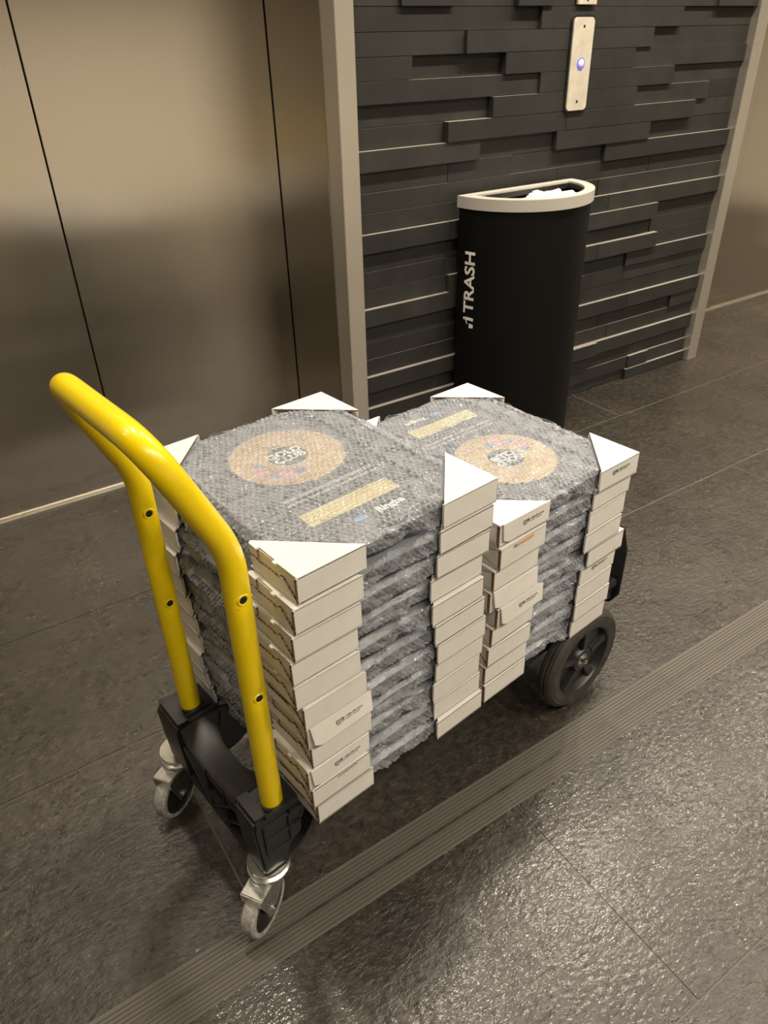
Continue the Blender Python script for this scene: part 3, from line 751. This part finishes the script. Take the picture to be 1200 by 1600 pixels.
for i in range(9):
    lab = ('wrapped plaque with white cardboard corners, %s of the shorter stack' % order2[i]) if i < 8 else 'wrapped plaque showing a gold ring, topmost of the shorter stack'
    e, cs_ = package(x2c+dx2[i], y2c+dy2[i], Z0+i*PH, random.uniform(-.012, .012)-(.015 if i == 8 else 0), lab, near='P' if i != 2 else 'T', top=1 if i == 8 else None, si=i+2)
    if i in (8, 5, 4):
        c_ = cs_['NL']; fo = link('flap', ME_FL, c_, (.0035, -.0034, PH*.12)); tl = .03 if i == 8 else .12
        fo.location = (.004, -.0030-PH*.86*math.sin(tl)*.9, PH*.14); fo.rotation_euler = (-tl*.9, 0, 0)
        if i != 5: pr = link('shipping_print', ME_PR, fo, (.050, -.0003, PH*.5)); pr.rotation_euler = (pi/2, 0, 0)
    if i == 7:
        o = link('slot_tab', ME_SLOT, cs_['NL'], (.030, -.0030, PH*.83)); o['label'] = 'orange-brown cardboard slot tab'
    if i in (8, 3):
        pr = link('shipping_print', ME_PR, cs_['NR'], (-.066, -.0004, PH*.62)); pr.rotation_euler = (pi/2, 0, 0)
    if i == 8: TOP2 = e

# printed face of the two top plaques (flat print on the plaque)
def artwork(e, rot):
    zt_ = PH-.0092
    art = link('printed_face', MB().box(-PW/2+.022, PW/2-.022, -PD/2+.022, PD/2-.022, zt_, zt_+.0003, M_plaque).mesh('printed_face'), e)
    art.rotation_euler = (0, 0, rot)
    def flat(name, me, x_, y_): o = link(name, me, art, (x_, y_, zt_+.0004)); return o
    n_ = 48
    b = MB(); vs = [(r_*math.cos(2*pi*k_/n_), r_*math.sin(2*pi*k_/n_), 0) for r_ in (.031, .088) for k_ in range(n_)]
    b.add(vs, [(k_, n_+k_, n_+(k_+1) % n_, (k_+1) % n_) for k_ in range(n_)], M_gold); flat('gold_ring', b.mesh('gold_ring'), 0, .060)
    t = text_mesh('GOLD', .0215, M_text, .0001, bold=.0006); flat('lettering', t, 0, .070)
    t = text_mesh('CLUB', .0215, M_text, .0001, bold=.0006); flat('lettering', t, 0, .052)
    b = MB()
    rr_ = random.Random(3)
    for k_ in range(9):
        a = math.radians(185+k_*9); rd = rr_.uniform(.045, .075); cx, cy = rd*math.cos(a), rd*math.sin(a); s_ = rr_.uniform(.008, .014)
        b.add([(cx+s_*math.cos(q)*rr_.uniform(.7, 1.1), cy+s_*math.sin(q), .0002+.00002*k_) for q in np.linspace(0, 2*pi, 9, endpoint=False)], [tuple(range(9))], M_pink if k_ % 4 else M_blue)
    flat('coloured_print', b.mesh('coloured_print'), 0, .060)
    for i_, s in enumerate(('IN RECOGNITION OF DEVELOPMENT FOR', 'HELPING TO BUILD A $1,000,000 COMPANY')):
        flat('lettering', text_mesh(s, .0082, M_text, .0001), -.004, -.050-.013*i_)
    b = MB(); b.prism(rrect(.152, .034, .004), 0, .0002, M_bar); flat('gold_bar', b.mesh('gold_bar'), -.012, -.108)
    flat('lettering', text_mesh('Ringba', .0175, M_text, .0001, bold=.0004), .022, -.150)
    b = MB(); b.prism([(-.010+.010*math.cos(q), .006*math.sin(q)) for q in np.linspace(0, 2*pi, 16, endpoint=False)], 0, .0002, M_cloud); flat('coloured_print', b.mesh('logo'), -.018, -.150)
artwork(TOP1, 0); artwork(TOP2, pi)
